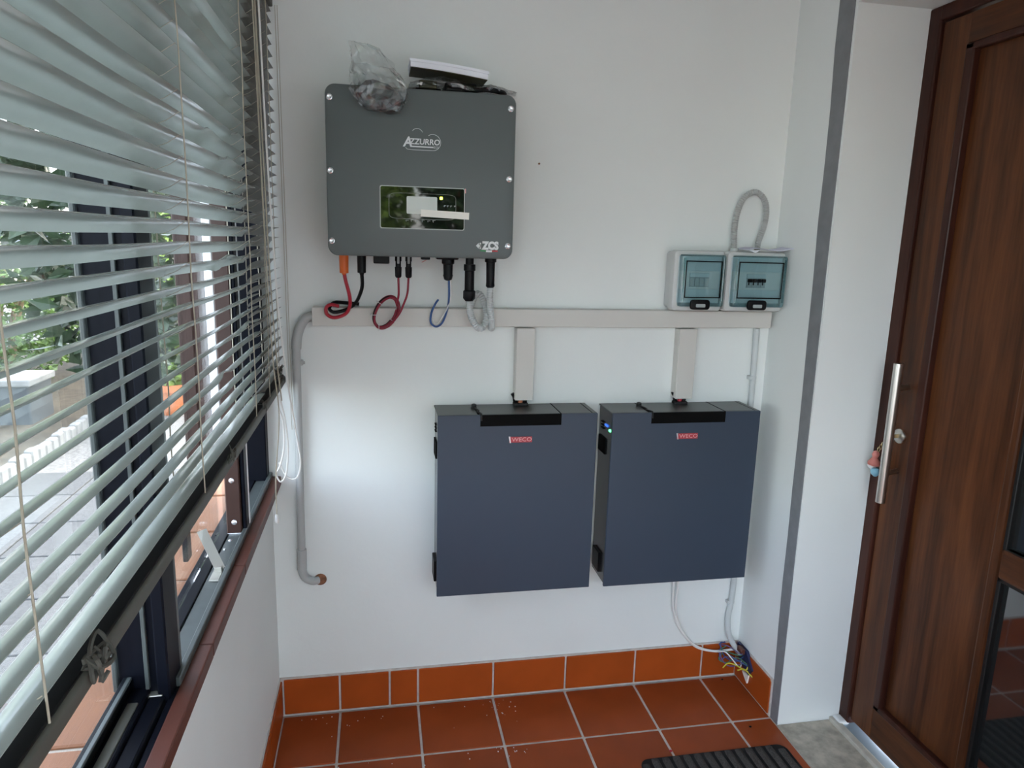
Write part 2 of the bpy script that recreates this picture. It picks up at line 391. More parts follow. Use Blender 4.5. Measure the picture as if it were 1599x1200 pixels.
for y0, y1 in ((YB, -1.262), (-1.205, -.52), (-.455, -.055)):
    MB().box(-.2935, y0, .975, -.2895, y1, 2.51).build('pane', M['pane'], win)
# metal window stay
st = thing('window_stay', (-.25, -.76, .968), 'flat galvanised steel window stay standing on the green grey window ledge', 'window stay')
a, b_ = Vector((-.240, -.765, .978)), Vector((-.295, -.70, 1.058))
d = (b_-a).normalized(); s_ = Vector((.92, .25, 0)).normalized(); n_ = d.cross(s_).normalized(); s_ = n_.cross(d)
bar = MB(); q = []
for p in (a, b_):
    for su, sn in ((-1, -1), (1, -1), (1, 1), (-1, 1)): q.append(p+s_*su*.012+n_*sn*.0012)
bar.add(q, [(0, 1, 2, 3), (7, 6, 5, 4), (0, 1, 5, 4), (1, 2, 6, 5), (2, 3, 7, 6), (3, 0, 4, 7)]); bar.build('arm', M['zinc'], st)
MB().box(-.258, -.815, .968, -.234, -.752, .973, .001, 1).box(-.254, -.770, .968, -.236, -.754, .985, .001, 1).build('foot', M['zinc'], st)
# inner sill (brown) in two lengths
sl = struct(MB().box(-.232, YB, .88, -.2175, -.002, .930).build('trim_3', M['sill']))
for y0, y1 in ((-.0035, -.72), (-.724, -1.095), (-1.098, YB)):
    MB().box(-.219, y1, .935, -.188, y0, .967, .003, 2).build('sill_board', M['sill'], sl)
# outer ledge of terracotta tiles
ol = struct(MB().box(-.475, YB, .86, -.305, .56, .8955).build('trim_4', M['ogrout']))
yk = [.53, .32, -.005, -.33, -.655, -.98, -1.30]+[-1.30-.325*k for k in range(1, 15)]
tile_grid([-.474, -.312], yk, .893, .902, .012, 'tile', M['otile'], ol)

# ------------------------------------------------------------------ venetian blind
bx = -.181
SW = .046
def make_blind(YN, YF, tilt0, pitch, n, lad, material, label):
    vb = thing('venetian_blind', (bx, (YN+YF)/2, 1.31), label, 'blind')
    tilt = math.radians(tilt0); zs = [1.362+pitch*k for k in range(n)]
    for k, z in enumerate(zs):
        m = MB(); ny = max(8, int((YF-YN)/.07*1.5)); nx = 6; vs = []; fs = []
        tl = tilt+random.gauss(0, .025)
        if 1.9 < z: tl += random.gauss(.02, .05)
        if k < 3: tl -= (.10, .05, .02)[k]
        ph = random.uniform(0, 6); am = random.uniform(.0006, .0018); yo = random.uniform(-.003, .003)
        dent = (random.uniform(-1.0, -.62), random.uniform(.004, .010)) if random.random() < .35 else None
        for i in range(ny+1):
            y = YN+(YF-YN)*i/ny+yo
            sag = am*math.sin(y*5+ph)-.0012*(1-math.cos((y-lad[0])/.62*2*PI))*.5
            tw = .02*math.sin(y*2.1+ph)
            if dent and YF < -.3:
                g = math.exp(-((y-dent[0])/.035)**2); sag += dent[1]*g*.5; tw += g*.5
            a = tl+tw
            for j in range(nx+1):
                t = j/nx-.5; u = t*SW; h = .0066*(1-(2*t)**2)
                vs.append((bx+u*math.cos(a)-h*math.sin(a), y, z+sag+u*math.sin(a)+h*math.cos(a)))
        W = nx+1
        for i in range(ny):
            for j in range(nx): fs.append((i*W+j, i*W+j+1, (i+1)*W+j+1, (i+1)*W+j))
        N = len(vs)   # give the slat a thickness
        vs2 = [(x+.0004, y, z_-.0007) for x, y, z_ in vs]
        m.add(vs+vs2, fs+[tuple(i+N for i in f[::-1]) for f in fs]+
              [(i*W, (i+1)*W, N+(i+1)*W, N+i*W) for i in range(ny)]+[(i*W+nx, N+i*W+nx, N+(i+1)*W+nx, (i+1)*W+nx) for i in range(ny)]+
              [(j, j+1, N+j+1, N+j) for j in range(nx)]+[(ny*W+j, N+ny*W+j, N+ny*W+j+1, ny*W+j+1) for j in range(nx)])
        m.build('slat', material, vb, True)
    MB().rprism(bx-.0235, 1.311, bx+.0235, 1.337, .006, YN, YF-.004, 'y', 4).build('bottom_rail', M['rail'], vb, True)
    MB().box(bx-.019, YN+.002, 1.336, bx+.019, YF-.006, 1.340, .001, 1).build('rail_top_shade', M['black'], vb)  # black strip stands in for the slats' shade on the rail top
    MB().box(bx-.025, YN, 2.515, bx+.025, YF-.002, 2.555, .003, 1).build('head_rail', M['rail'], vb)
    for y in lad:
        for dx in (.0225, -.0225):
            pts = [(bx+dx+.003*(1 if dx > 0 else -1)+random.uniform(-.001, .001), y+random.uniform(-.004, .004), 1.345+(2.52-1.345)*i/12) for i in range(13)]
            MB().tube(pts, .0013, 5, 3).build('ladder_cord', M['cord'], vb, True)
        r_ = MB()
        for z in zs: r_.tube([(bx+.0215, y+.003, z+.0115), (bx, y+.003, z-.0035), (bx-.0215, y+.003, z-.0125)], .0007, 4, 0)
        r_.build('ladder_rungs', M['cord'], vb)
    return vb
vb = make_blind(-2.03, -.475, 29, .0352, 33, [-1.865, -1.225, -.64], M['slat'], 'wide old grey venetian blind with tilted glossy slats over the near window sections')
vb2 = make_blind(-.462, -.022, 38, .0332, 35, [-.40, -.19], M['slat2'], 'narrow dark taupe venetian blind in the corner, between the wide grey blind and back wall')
# tangled string ends on the bottom rail
def tangle(c, n, rad, r, name, material, parent):
    m = MB()
    for k in range(n):
        p = Vector(c); pts = []
        for i in range(7): pts.append(p+Vector((random.uniform(-.35, .5)*rad, random.uniform(-1, 1)*rad, random.uniform(-.8, .8)*rad)))
        m.tube(pts, r, 5, 4)
    return m.build(name, material, parent, True)
tangle((bx+.026, -1.745, 1.34), 5, .026, .0026, 'string_tangle', M['string'], vb)
tangle((bx+.025, -.985, 1.345), 4, .020, .0020, 'string_tangle', M['string'], vb)
tangle((bx+.024, -.50, 1.345), 3, .016, .0016, 'string_tangle', M['string'], vb)
tangle((bx+.022, -.20, 1.38), 4, .03, .0016, 'string_tangle', M['string'], vb2)
# pull cords
def cord(pts, r, material, name='pull_cord'): return MB().tube(pts, r, 6, 8).build(name, material, vb, True)
xc = bx+.036
cord([(xc-.008, -.455, 2.52), (xc-.004, -.45, 2.1), (xc, -.44, 1.7), (xc+.004, -.42, 1.45), (xc+.012, -.40, 1.29), (xc-.004, -.40, 1.10), (xc-.006, -.40, .975)], .0019, M['cord'])
cord([(xc-.006, -.43, 2.52), (xc, -.43, 2.1), (xc+.005, -.42, 1.7), (xc+.012, -.40, 1.45), (xc+.02, -.39, 1.33)], .0019, M['cord'])
cord([(xc-.004, -.38, 2.52), (xc+.002, -.36, 2.0), (xc+.012, -.33, 1.6), (xc+.026, -.31, 1.40), (xc+.048, -.30, 1.20), (xc+.058, -.30, 1.11), (xc+.045, -.30, 1.058), (xc+.016, -.30, 1.062), (xc-.007, -.30, 1.11)], .0028, M['wcord'])
cord([(xc-.004, -.31, 1.30), (xc+.010, -.305, 1.24), (xc+.010, -.305, 1.16), (xc-.004, -.305, 1.10), (xc-.016, -.305, 1.075), (xc-.004, -.305, 1.048), (xc+.014, -.305, 1.075), (xc+.022, -.305, 1.16), (xc+.016, -.305, 1.25), (xc+.002, -.31, 1.33)], .0028, M['wcord'])
for dx in (0, .007):
    cord([(bx+.032+dx, -.03-.01*dx, 2.52), (bx+.034+dx, -.03, 1.9), (bx+.036+dx, -.035, 1.36), (bx+.042+dx, -.05, 1.15)], .0010, M['cord'])
MB().lathe((xc-.006, -.40, .976), (0, 0, -1), [(0, .003), (.006, .005), (.02, .006), (.028, .004)], 10).build('cord_tassel', M['wcord'], vb, True)

# ------------------------------------------------------------------ door
DX = 1.93
dr = MB()
dr.box(DX, -.388, .012, DX+.12, DY0+.004, 2.587, .006, 2).box(DX, DY1, .012, DX+.12, DY1+.052, 2.587, .006, 2).box(DX, DY1+.04, 2.54, DX+.12, -.38, 2.587, .006, 2)
dr = struct(dr.build('door_1', M['woodf']))
MB().box(DX+.004, -.3875, .02, DX+.014, -.368, 2.55, .004, 2).build('frame_moulding', M['woodf'], dr)
L0, L1, LB, LT = -.391, -1.345, .034, 2.535
LX = DX+.012
MB().box(LX, -.500, LB, LX+.06, L0, LT, .003, 1).build('stile', M['wood'], dr)
MB().box(LX, L1, LB, LX+.06, -1.24, LT, .003, 1).build('stile', M['wood'], dr)
MB().box(LX, -1.24, LB, LX+.06, -.500, .160, .002, 1).build('bottom_rail', M['woodh'], dr)
MB().box(LX, -1.24, 2.445, LX+.06, -.500, LT, .002, 1).build('top_rail', M['woodh'], dr)
MB().box(LX+.018, -.872, .18, LX+.05, -.52, 2.43).build('door_panel', M['wood'], dr)
MB().box(LX, -.898, .160, LX+.06, -.866, 2.445, .008, 2).build('glazing_stile', M['wood'], dr)
MB().box(LX+.001, -1.24, .876, LX+.058, -.898, .972, .012, 2).build('middle_rail', M['woodh'], dr)
# stepped mouldings round the wooden panel
def strip(y0, z0, y1, z1, wd=.036):
    for a0, b0, a1, b1 in ((y0, z0, y0-wd, z1), (y0, z0, y1, z0+wd*.65), (y0, z1-wd*.65, y1, z1)):
        y_a, y_b = sorted((a0, a1)); z_a, z_b = sorted((b0, b1))
        MB().box(LX-.007, y_a, z_a, LX+.02, y_b, z_b, .006, 3).build('moulding', M['woodf'], dr)
strip(-.500, .160, -.866, 2.445)
for z0, z1 in ((.19, .876), (.972, 2.43)):
    MB().box(LX+.024, -1.235, z0-.02, LX+.034, -.902, z1+.012).build('glass_pane', M['dglass'], dr)
    MB().box(LX+.006, -.911, z0-.012, LX+.036, -.8985, z1+.004, .002, 1).box(LX+.006, -1.23, z0-.012, LX+.036, -.9, z0, .002, 1).box(LX+.006, -1.23, z1-.008, LX+.036, -.9, z1+.004, .002, 1).build('gasket', M['gasket'], dr)
# pull handle
hd = MB().tube([(1.872, -.477, .957), (1.872, -.477, 1.447)], .0155, 20, 0)
ph = hd.build('pull_handle', M['steel'], dr, True, 'brushed steel bar handle')
for z in (1.06, 1.36): MB().tube([(1.872, -.477, z), (LX+.002, -.452, z)], .009, 12, 0).build('handle_standoff', M['steel'], ph, True)
MB().lathe((LX+.001, -.445, 1.185), (-1, 0, 0), [(0, .026), (.006, .026), (.009, .022)], 20).build('lock_rosette', M['steel'], dr, True)
# key ring with charm
kr = thing('key_charm', (1.90, -.425, 1.02), 'small pink and light blue key charm hanging behind the steel bar handle', 'key charm')
kp = MB().box(1.905, -.447, 1.178, LX-.0075, -.443, 1.192, .001, 1).lathe((1.906, -.445, 1.185), (-1, 0, 0), [(0, .011), (.003, .011)], 14).build('key', M['brass'], kr, True)
ch = MB()
for k in range(5):
    c = Vector((1.899, -.436+.008*k, 1.170-.011*k)); pts = []
    for i in range(8):
        a = 2*PI*i/8
        pts.append(c+(Vector((0, .005*math.cos(a), .009*math.sin(a))) if k % 2 else Vector((.005*math.cos(a), 0, .009*math.sin(a)))))
    ch.tube(pts, .0016, 5, 2, True)
ch.build('chain', M['brass'], kr, True)
MB().lathe((1.897, -.396, 1.118), (0, .1, -1), [(0, .004), (.004, .010), (.014, .013), (.024, .009), (.030, .012), (.045, .022), (.052, .021), (.055, .010)], 14).build('charm_body', M['pink'], kr, True)
MB().lathe((1.897, -.386, 1.063), (-.1, .45, -1), [(0, .010), (.006, .018), (.013, .012)], 10).build('charm_skirt', M['whitep'], kr, True)
MB().lathe((1.897, -.402, 1.056), (0, -.1, -1), [(0, .012), (.010, .017), (.022, .014), (.030, .005)], 12).build('charm_base', M['skyblue'], kr, True)

# ------------------------------------------------------------------ doormat
dm = thing('doormat', (1.34, -.65, 0), 'ribbed charcoal doormat with rounded corners on the terracotta tiles', 'doormat')
MB().rprism(1.06, -.86, 1.626, -.446, .035, .0005, .007, 'z', 6).build('backing', M['matbase'], dm)
nr = 14; wdt = (1.626-1.06)/nr
for k in range(nr):
    x0 = 1.06+wdt*k; x1 = x0+wdt-.008
    t0 = -.448-(.022 if k in (0, nr-1) else 0); b0 = -.858+(.022 if k in (0, nr-1) else 0)
    m = MB(); n = 24; vs = []; W = 7
    for i in range(n+1):
        y = b0+(t0-b0)*i/n; e = min(1, min(i, n-i)/1.0+.35)
        for j in range(W):
            t = j/(W-1); h = .005+.009*math.sin(PI*t)**.6*e
            vs.append((x0+(x1-x0)*t, y, h))
    m.add(vs, [(i*W+j, i*W+j+1, (i+1)*W+j+1, (i+1)*W+j) for i in range(n) for j in range(W-1)])
    m.build('rib', M['mat'], dm, True)

# ------------------------------------------------------------------ inverter
IX0, IX1, IZ0, IZ1, IY = .0096, .5905, 1.7566, 2.2604, -.24
iv = thing('inverter', (.30, -.12, IZ0), 'large dark grey wall inverter with display and rounded corners above the cable trunking', 'inverter')
MB().rprism(IX0, IZ0, IX1, IZ1, .030, IY, IY+.045, 'y', 8, .006).build('front_cover', M['inv'], iv, True)
MB().rprism(IX0+.012, IZ0+.012, IX1-.012, IZ1-.012, .022, IY+.044, -.045, 'y', 6).build('body', M['invback'], iv, True)
hs = MB()
for k in range(24):
    x = IX0+.03+k*(IX1-IX0-.06)/23; hs.box(x-.002, -.046, IZ0+.03, x+.002, -.012, IZ1-.03)
hs.build('heat_sink', M['invback'], iv)
MB().box(IX0+.06, -.014, IZ0+.12, IX1-.06, -.001, IZ1-.10, .002, 1).build('wall_bracket', M['zinc'], iv)
for x, z in ((.023, 2.221), (.021, 2.01), (.021, 1.801), (.573, 2.219), (.573, 2.007), (.574, 1.798)):
    s0 = MB().lathe((x, IY-.0005, z), (0, -1, 0), [(-.002, .0095), (.001, .0095), (.0025, .0065), (.0012, .004)], 14).build('screw', M['bolt'], iv, True)
DZ0, DZ1, DA, DB = 1.843, 1.973, .168, .432
dp = MB().rprism(DA, DZ0, DB, DZ1, .006, IY-.0025, IY+.002, 'y', 4).build('display', M['rim'], iv)
MB().rprism(DA+.0025, DZ0+.0025, DB-.0025, DZ1-.0025, .005, IY-.0036, IY, 'y', 4).build('display_glass', M['screen'], dp)
MB().rprism(.250, 1.890, .345, 1.943, .004, IY-.0041, IY-.003, 'y', 4).build('screen', M['lcd'], dp, label='grey liquid crystal screen')
o = []
for i in range(33):
    a = i/32*2*PI; o.append((.300+.104*math.copysign(abs(math.cos(a))**.25, math.cos(a)), IY-.0040, 1.913+.039*math.copysign(abs(math.sin(a))**.25, math.sin(a))))
MB().tube(o[:-1], .0006, 4, 0, True).build('outline', M['greyp'], dp)
MB().box(.3535, IY-.0048, 1.936, .3615, IY-.0035, 1.944, .001, 1).build('indicator_light', M['ledy'], dp, label='small yellow green indicator light')
for k, x in enumerate((.252, .268, .284, .302, .320, .336)):
    z_ = 1.869+(.002 if k % 2 else 0)
    MB().poly([(x-.005, z_), (x-.004, 1.8655), (x-.0025, 1.8655), (x-.003, z_), (x+.004, z_), (x+.004, z_+.0015), (x-.005, z_+.0015)], 'y', IY-.0041, IY-.0035).build('button_mark', M['greyp'], dp)
for x in (.366, .376, .386, .398):
    MB().poly([(x, 1.917), (x+.001, 1.914), (x+.002, 1.914), (x+.0025, 1.917), (x+.006, 1.917), (x+.006, 1.919), (x, 1.919)], 'y', IY-.0041, IY-.0035).build('button_mark', M['greyp'], dp)
stk = MB(); c_ = Vector((.370, IY-.0046, 1.890))
stk.box(.294, IY-.0052, 1.880, .446, IY-.0042, 1.9015, 0, 1, 0, Matrix.Translation(c_) @ Matrix.Rotation(math.radians(2.0), 4, 'Y') @ Matrix.Translation(-c_)); stk.build('sticker', M['sticker'], dp, label='cream paper strip stuck across the display')
MB().box(.431, IY-.003, 1.958, .436, IY-.001, 1.972, .001, 1).build('film_tab', M['pinklet'], dp)
# cloud logo
cl = []
def arc(cx, cz, r, a0, a1, n=10, sz=1): return [(cx+r*math.cos(math.radians(a0+(a1-a0)*i/n)), IY-.001, cz+r*sz*math.sin(math.radians(a0+(a1-a0)*i/n))) for i in range(n+1)]
MB().tube(arc(.283, 2.127, .018, 145, 25), .0007, 4, 1).build('logo_cloud', M['whitep'], iv)
MB().tube(arc(.331, 2.106, .024, 125, -90, 14)+[(.27, IY-.001, 2.082), (.253, IY-.001, 2.083), (.247, IY-.001, 2.088)], .0008, 4, 1).build('logo_cloud', M['whitep'], iv)
lettering('A', .2535, IY-.001, 2.1035, .040, iv, M['whitep'], sx=.95, bold=.0012, shear=.15)
lettering('ZZURRO', .306, IY-.001, 2.106, .0235, iv, M['whitep'], sx=.98, shear=.1, bold=.0005)
MB().box(.263, IY-.0016, 2.090, .333, IY, 2.0935).build('logo_bar', M['whitep'], iv)
lettering('ZCS', .341, IY-.001, 2.0915, .0085, iv, M['whitep'])
lettering('ZCS', .517, IY-.001, 1.797, .033, iv, M['whitep'], sx=.86, bold=.0021)
MB().poly([(.470, 1.797), (.479, 1.806), (.479, 1.800), (.486, 1.800), (.486, 1.794), (.479, 1.794), (.479, 1.788)], 'y', IY-.0016, IY).box(.482, IY-.0016, 1.787, .4865, IY, 1.807).build('logo_arrow', M['whitep'], iv)
MB().box(.484, IY-.0014, 1.7795, .503, IY, 1.7835).build('flag_green', M['greenp'], iv)
MB().box(.503, IY-.0014, 1.7775, .522, IY, 1.7835).build('flag_white', M['whitep'], iv)
MB().box(.522, IY-.0014, 1.7795, .541, IY, 1.7835).build('flag_red', M['redp'], iv)
# connectors on the underside, with their cables
CY = -.12
def down(x, prof, name, material, label=None, y=CY, par=iv):
    return MB().lathe((x, y, IZ0+.013), (0, 0, -1), prof, 16).build(name, material, par, True, label)
down(.051, [(0, .0155), (.062, .0145), (.072, .0145), (.074, .0075), (.078, .006)], 'battery_plug', M['orange'], 'orange battery plug')
down(.108, [(0, .0150), (.062, .0140), (.070, .0140), (.072, .008), (.078, .006)], 'battery_plug', M['black'], 'black battery plug')
MB().box(.146, CY-.02, IZ0-.026, .198, CY+.02, IZ0+.013, .004, 2).build('blanking_cap', M['black'], iv)
for x in (.227, .261):
    cn = down(x, [(0, .010), (.012, .011), (.030, .011), (.031, .009), (.048, .009), (.050, .0115), (.080, .0105), (.085, .007)], 'panel_connector', M['black'])
    MB().box(x-.004, CY-.0125, IZ0-.025, x+.004, CY-.008, IZ0+.003, .001, 1).build('connector_label', M['greyp'], cn)
MB().box(.302, CY-.015, IZ0-.010, .332, CY+.015, IZ0+.013, .003, 2).build('blanking_cap', M['black'], iv)
MB().box(.352, CY-.026, IZ0-.008, .426, CY+.026, IZ0+.013, .004, 2).build('gland_plate', M['black'], iv)
down(.393, [(.02, .0215), (.034, .0215), (.038, .0165), (.070, .0155), (.074, .017), (.088, .013), (.092, .006)], 'cable_gland', M['black'])
down(.466, [(0, .014), (.035, .014), (.036, .020), (.056, .020), (.058, .0165), (.122, .0165), (.126, .021), (.150, .021), (.160, .013)], 'cable_gland', M['black'])
down(.538, [(0, .020), (.026, .020), (.028, .0155), (.095, .0145), (.108, .0155), (.113, .011)], 'cable_gland', M['black'])
def cable(name, pts, r, material, label, cat='cable', group=None, corr=0, seg=8, sm=8):
    return tag(MB().tube(pts, r, seg, sm, False, corr).build(name, material, None, True), label, cat, group)
TY = -.052      # just in front of the trunking
cable('power_cable', [(.051, CY, 1.697), (.056, CY, 1.67), (.067, CY+.01, 1.62), (.066, -.095, 1.585), (.050, -.085, 1.558), (.014, -.075, 1.545), (-.010, -.070, 1.556), (-.012, -.068, 1.578), (.004, -.066, 1.588), (.03, -.064, 1.583)], .0060, M['redc'], 'thick red cable looping from the orange plug to the trunking')
cable('power_cable', [(.108, CY, 1.697), (.109, CY+.01, 1.66), (.102, -.10, 1.63), (.085, -.07, 1.595), (.060, -.06, 1.575), (.035, -.058, 1.565), (.010, -.0575, 1.562), (-.003, -.055, 1.575), (.012, -.030, 1.592), (.05, -.012, 1.590), (.095, -.010, 1.586)], .0060, M['black'], 'thick black cable looping from the black plug to the trunking')
lp = []
cx_, cz_ = .185, 1.567
for k in range(17):
    a = math.radians(20+k*360/16*1.0); u, v = .036*math.cos(a), .056*math.sin(a); lp.append((cx_+u*.96+v*.42, -.085+.0012*k, cz_-u*.25+v*.95))
cable('solar_cable', [(.227, CY, 1.690), (.228, -.115, 1.63), (.223, -.10, 1.60)]+lp[1:]+[(a*1.0+(cx_-a)*.10, b-.008, c+(cz_-c)*.07-.002) for a, b, c in lp[1:]], .0036, M['redc2'], 'thin red solar cable from the left of the paired black connectors, coiled at the trunking')
lp2 = [(a+.004, b-.012, c-.004) for a, b, c in lp]
cable('solar_cable', [(.261, CY, 1.690), (.257, -.12, 1.635), (.246, -.115, 1.60), (.228, -.11, 1.56)]+lp2[13:]+lp2[1:15], .0036, M['redc2'], 'thin red solar cable from the right of the paired black connectors, joining the coil')
lp3 = [(cx_+(a-cx_)*.93-.002, b-.006, cz_+(c-cz_)*.95) for a, b, c in lp]
cable('solar_cable', lp3[2:15], .0036, M['black'], 'thin black cable wound inside the coil of red solar cable')
for k, (i, ) in enumerate(((6,), (8,), (11,), (14,))):
    p = Vector(lp[i]); q = Vector(lp[i+1]) if i+1 < 17 else Vector(lp[i-1]); d = (q-p).normalized()
    t1 = d.orthogonal().normalized(); t2 = d.cross(t1); ring = [p+Vector((.001, -.006, 0))+(t1*math.cos(2*PI*j/10)+t2*math.sin(2*PI*j/10))*.0115 for j in range(10)]
    tag(MB().tube(ring, .0011, 5, 2, True).build('cable_tie', M['whitep'], None, True), 'small clear cable tie round the red cable coil, '+('at its upper left', 'at its left', 'at its bottom', 'at its lower right')[k], 'cable tie', 'cable ties on the red coil')
cable('signal_cable', [(.396, CY, 1.690), (.398, -.11, 1.62), (.397, -.08, 1.585), (.390, -.06, 1.55), (.376, -.058, 1.523), (.357, -.057, 1.514), (.340, -.058, 1.53), (.343, -.060, 1.565), (.356, -.062, 1.595), (.366, -.05, 1.607)], .0036, M['blue'], 'thin blue cable making a small loop over the trunking')
cable('signal_cable', [(.402, CY, 1.690), (.404, -.115, 1.63), (.396, -.085, 1.585), (.384, -.062, 1.555), (.366, -.066, 1.528), (.353, -.066, 1.525), (.347, -.064, 1.54)], .0022, M['wcord'], 'thin white wire running beside the blue cable loop')
cable('flexible_conduit', [(.467, CY, 1.618), (.473, CY+.01, 1.565), (.492, -.10, 1.525), (.514, -.085, 1.512), (.530, -.08, 1.53), (.534, -.078, 1.565), (.522, -.072, 1.612), (.505, -.06, 1.632), (.492, -.045, 1.615), (.486, -.03, 1.590)], .0125, M['pipe2'], 'pale grey corrugated conduit bent in a U below the longest black gland', 'conduit', None, .0078, 12)
cable('flexible_conduit', [(.538, CY, 1.665), (.540, CY+.01, 1.60), (.548, -.09, 1.55), (.553, -.07, 1.525), (.556, -.06, 1.512), (.556, -.045, 1.508)], .012, M['pipe2'], 'short pale grey corrugated conduit below the right hand black gland', 'conduit', None, .0078, 12)
cable('grey_wire', [(.322, CY, 1.748), (.316, CY-.012, 1.744), (.304, CY-.016, 1.738)], .0014, M['pinklet'], 'tiny pink wire end beside the small black cap under the inverter', 'wire')

# things lying on the inverter
def crumple(c, rx, ry, rz, seed, amp, name, material, parent, sub=4, shape=None):
    rnd = random.Random(seed); b = bmesh.new(); bmesh.ops.create_icosphere(b, subdivisions=sub, radius=1)
    dirs = [(Vector((rnd.gauss(0, 1), rnd.gauss(0, 1), rnd.gauss(0, 1))).normalized(), rnd.uniform(2, 7), rnd.uniform(0, 6)) for _ in range(14)]
    for v in b.verts:
        p = v.co.copy(); h = sum(abs(math.sin(d.dot(p)*f_+ph_)) for d, f_, ph_ in dirs)/len(dirs)
        p = p*(1+amp*(h-.6)*2)
        if shape: p = shape(p)
        v.co = (c[0]+p.x*rx, c[1]+p.y*ry, c[2]+p.z*rz)
    m = MB().bm(b); return m.build(name, material, parent, False)
pb = thing('plastic_bag', (.18, -.235, 2.19), 'crumpled clear plastic bag hanging over the top edge of the dark grey inverter', 'plastic bag')
def crinkle(pts_rings, seed, name, material, parent, jit=.006, seg=22):
    # closed sheet of film through a stack of ellipses (centre x, y, z, half width, half depth), creased at random
    rnd = random.Random(seed); vs = []; n = len(pts_rings)
    for i, (cx, cy, cz, rx, ry) in enumerate(pts_rings):
        for k in range(seg):
            a = 2*PI*k/seg; e = 1+.10*math.sin(a*5+i*.9)
            j = jit*(1 if 0 < i < n-1 else .4)
            vs.append((cx+rx*e*math.cos(a)+rnd.uniform(-j, j), cy+ry*e*math.sin(a)+rnd.uniform(-j, j)*.9, cz+rnd.uniform(-j, j)+.35*rx*math.cos(a)*(-.3)))
    fs = []
    for i in range(n-1):
        for k in range(seg):
            q = (i*seg+k, i*seg+(k+1) % seg, (i+1)*seg+(k+1) % seg, (i+1)*seg+k)
            if rnd.random() < .5: fs += [(q[0], q[1], q[2]), (q[0], q[2], q[3])]
            else: fs += [(q[0], q[1], q[3]), (q[1], q[2], q[3])]
    fs += [tuple(range(seg))[::-1], tuple(range((n-1)*seg, n*seg))]
    return MB().add(vs, fs).build(name, material, parent, False)
RB = [(.166, -.262, 2.183, .030, .010), (.166, -.265, 2.192, .055, .018), (.167, -.268, 2.205, .066, .024), (.170, -.270, 2.222, .077, .026), (.172, -.270, 2.240, .083, .026), (.172, -.268, 2.258, .083, .025), (.166, -.266, 2.276, .076, .024),
      (.158, -.262, 2.294, .070, .022), (.150, -.260, 2.312, .064, .018), (.144, -.258, 2.330, .060, .013), (.138, -.256, 2.347, .054, .008), (.128, -.255, 2.362, .044, .004), (.112, -.255, 2.374, .026, .0015)]
crinkle(RB, 3, 'film', M['bag'], pb)
crinkle([(x+.003, y, z, rx*.86, ry*.7) for x, y, z, rx, ry in RB[1:9]], 9, 'film_fold', M['bag'], pb, .008)
crinkle([(.166, -.262, 2.187, .020, .008), (.166, -.264, 2.195, .048, .013), (.168, -.266, 2.208, .060, .017), (.172, -.267, 2.226, .068, .018), (.172, -.266, 2.245, .060, .016), (.165, -.264, 2.262, .035, .010), (.160, -.264, 2.270, .012, .004)], 5, 'contents', M['bagdark'], pb, .006)
pb2 = thing('accessory_bag', (.40, -.14, 2.261), 'clear plastic bag of black fittings lying on the inverter under the white booklet', 'plastic bag')
def flatbag(x0, x1, h, seed):
    n = 12; rings = []
    rnd = random.Random(seed); seg = 18; vs = []; fs = []
    for i in range(n+1):
        t = i/n; x = x0+(x1-x0)*t; hh = h*(.35+.65*math.sin(PI*min(1, t*.9+.08)))
        for k in range(seg):
            a = 2*PI*k/seg; vs.append((x+rnd.uniform(-.005, .005), -.145+.078*math.cos(a)+rnd.uniform(-.004, .004), max(2.2612, 2.2612+hh*(1+math.sin(a))*.5+rnd.uniform(-.004, .004))))
    for i in range(n):
        for k in range(seg):
            q = (i*seg+k, i*seg+(k+1) % seg, (i+1)*seg+(k+1) % seg, (i+1)*seg+k)
            fs += [(q[0], q[1], q[2]), (q[0], q[2], q[3])]
    return MB().add(vs, fs).build('film', M['bag'], pb2)
flatbag(.262, .48, .052, 21); flatbag(.42, .598, .036, 22)
MB().box(.28, -.19, 2.264, .36, -.10, 2.274, .004, 2).box(.37, -.21, 2.263, .47, -.09, 2.292, .006, 2).build('black_fitting', M['black'], pb2)
MB().tube([(.45, -.20, 2.272), (.50, -.215, 2.276), (.555, -.20, 2.271), (.56, -.12, 2.271), (.47, -.09, 2.272)], .008, 8, 6).build('black_cable', M['black'], pb2, True)
MB().box(.29, -.215, 2.268, .345, -.195, 2.292, .004, 2).build('olive_card', M['olive'], pb2)
bk = thing('booklet', (.375, -.15, 2.30), 'white paper booklet lying bent on top of the bagged fittings on the inverter', 'booklet')
def sheet(x0, x1, y0, y1, zf, th, name, material):
    n = 12; vs = []
    for i in range(n+1):
        t = i/n; x = x0+(x1-x0)*t; z = zf(t)
        vs += [(x, y0, z), (x, y1, z+.006), (x, y1, z+th+.006), (x, y0, z+th)]
    fs = [(0, 1, 2, 3), (n*4, n*4+3, n*4+2, n*4+1)]
    for i in range(n):
        for k in range(4): fs.append((i*4+k, (i+1)*4+k, (i+1)*4+(k+1) % 4, i*4+(k+1) % 4))
    return MB().add(vs, fs).build(name, material, bk)
zb = lambda t: 2.3275-.023*t+.003*math.sin(PI*t)
sheet(.264, .502, -.218, -.06, zb, .0150, 'page_block', M['paper'])
sheet(.266, .501, -.2165, -.058, lambda t: zb(t)-.0025, .002, 'back_cover', M['olive'])
sheet(.262, .505, -.2195, -.06, lambda t: zb(t)+.0152, .0085, 'cover', M['paper'])
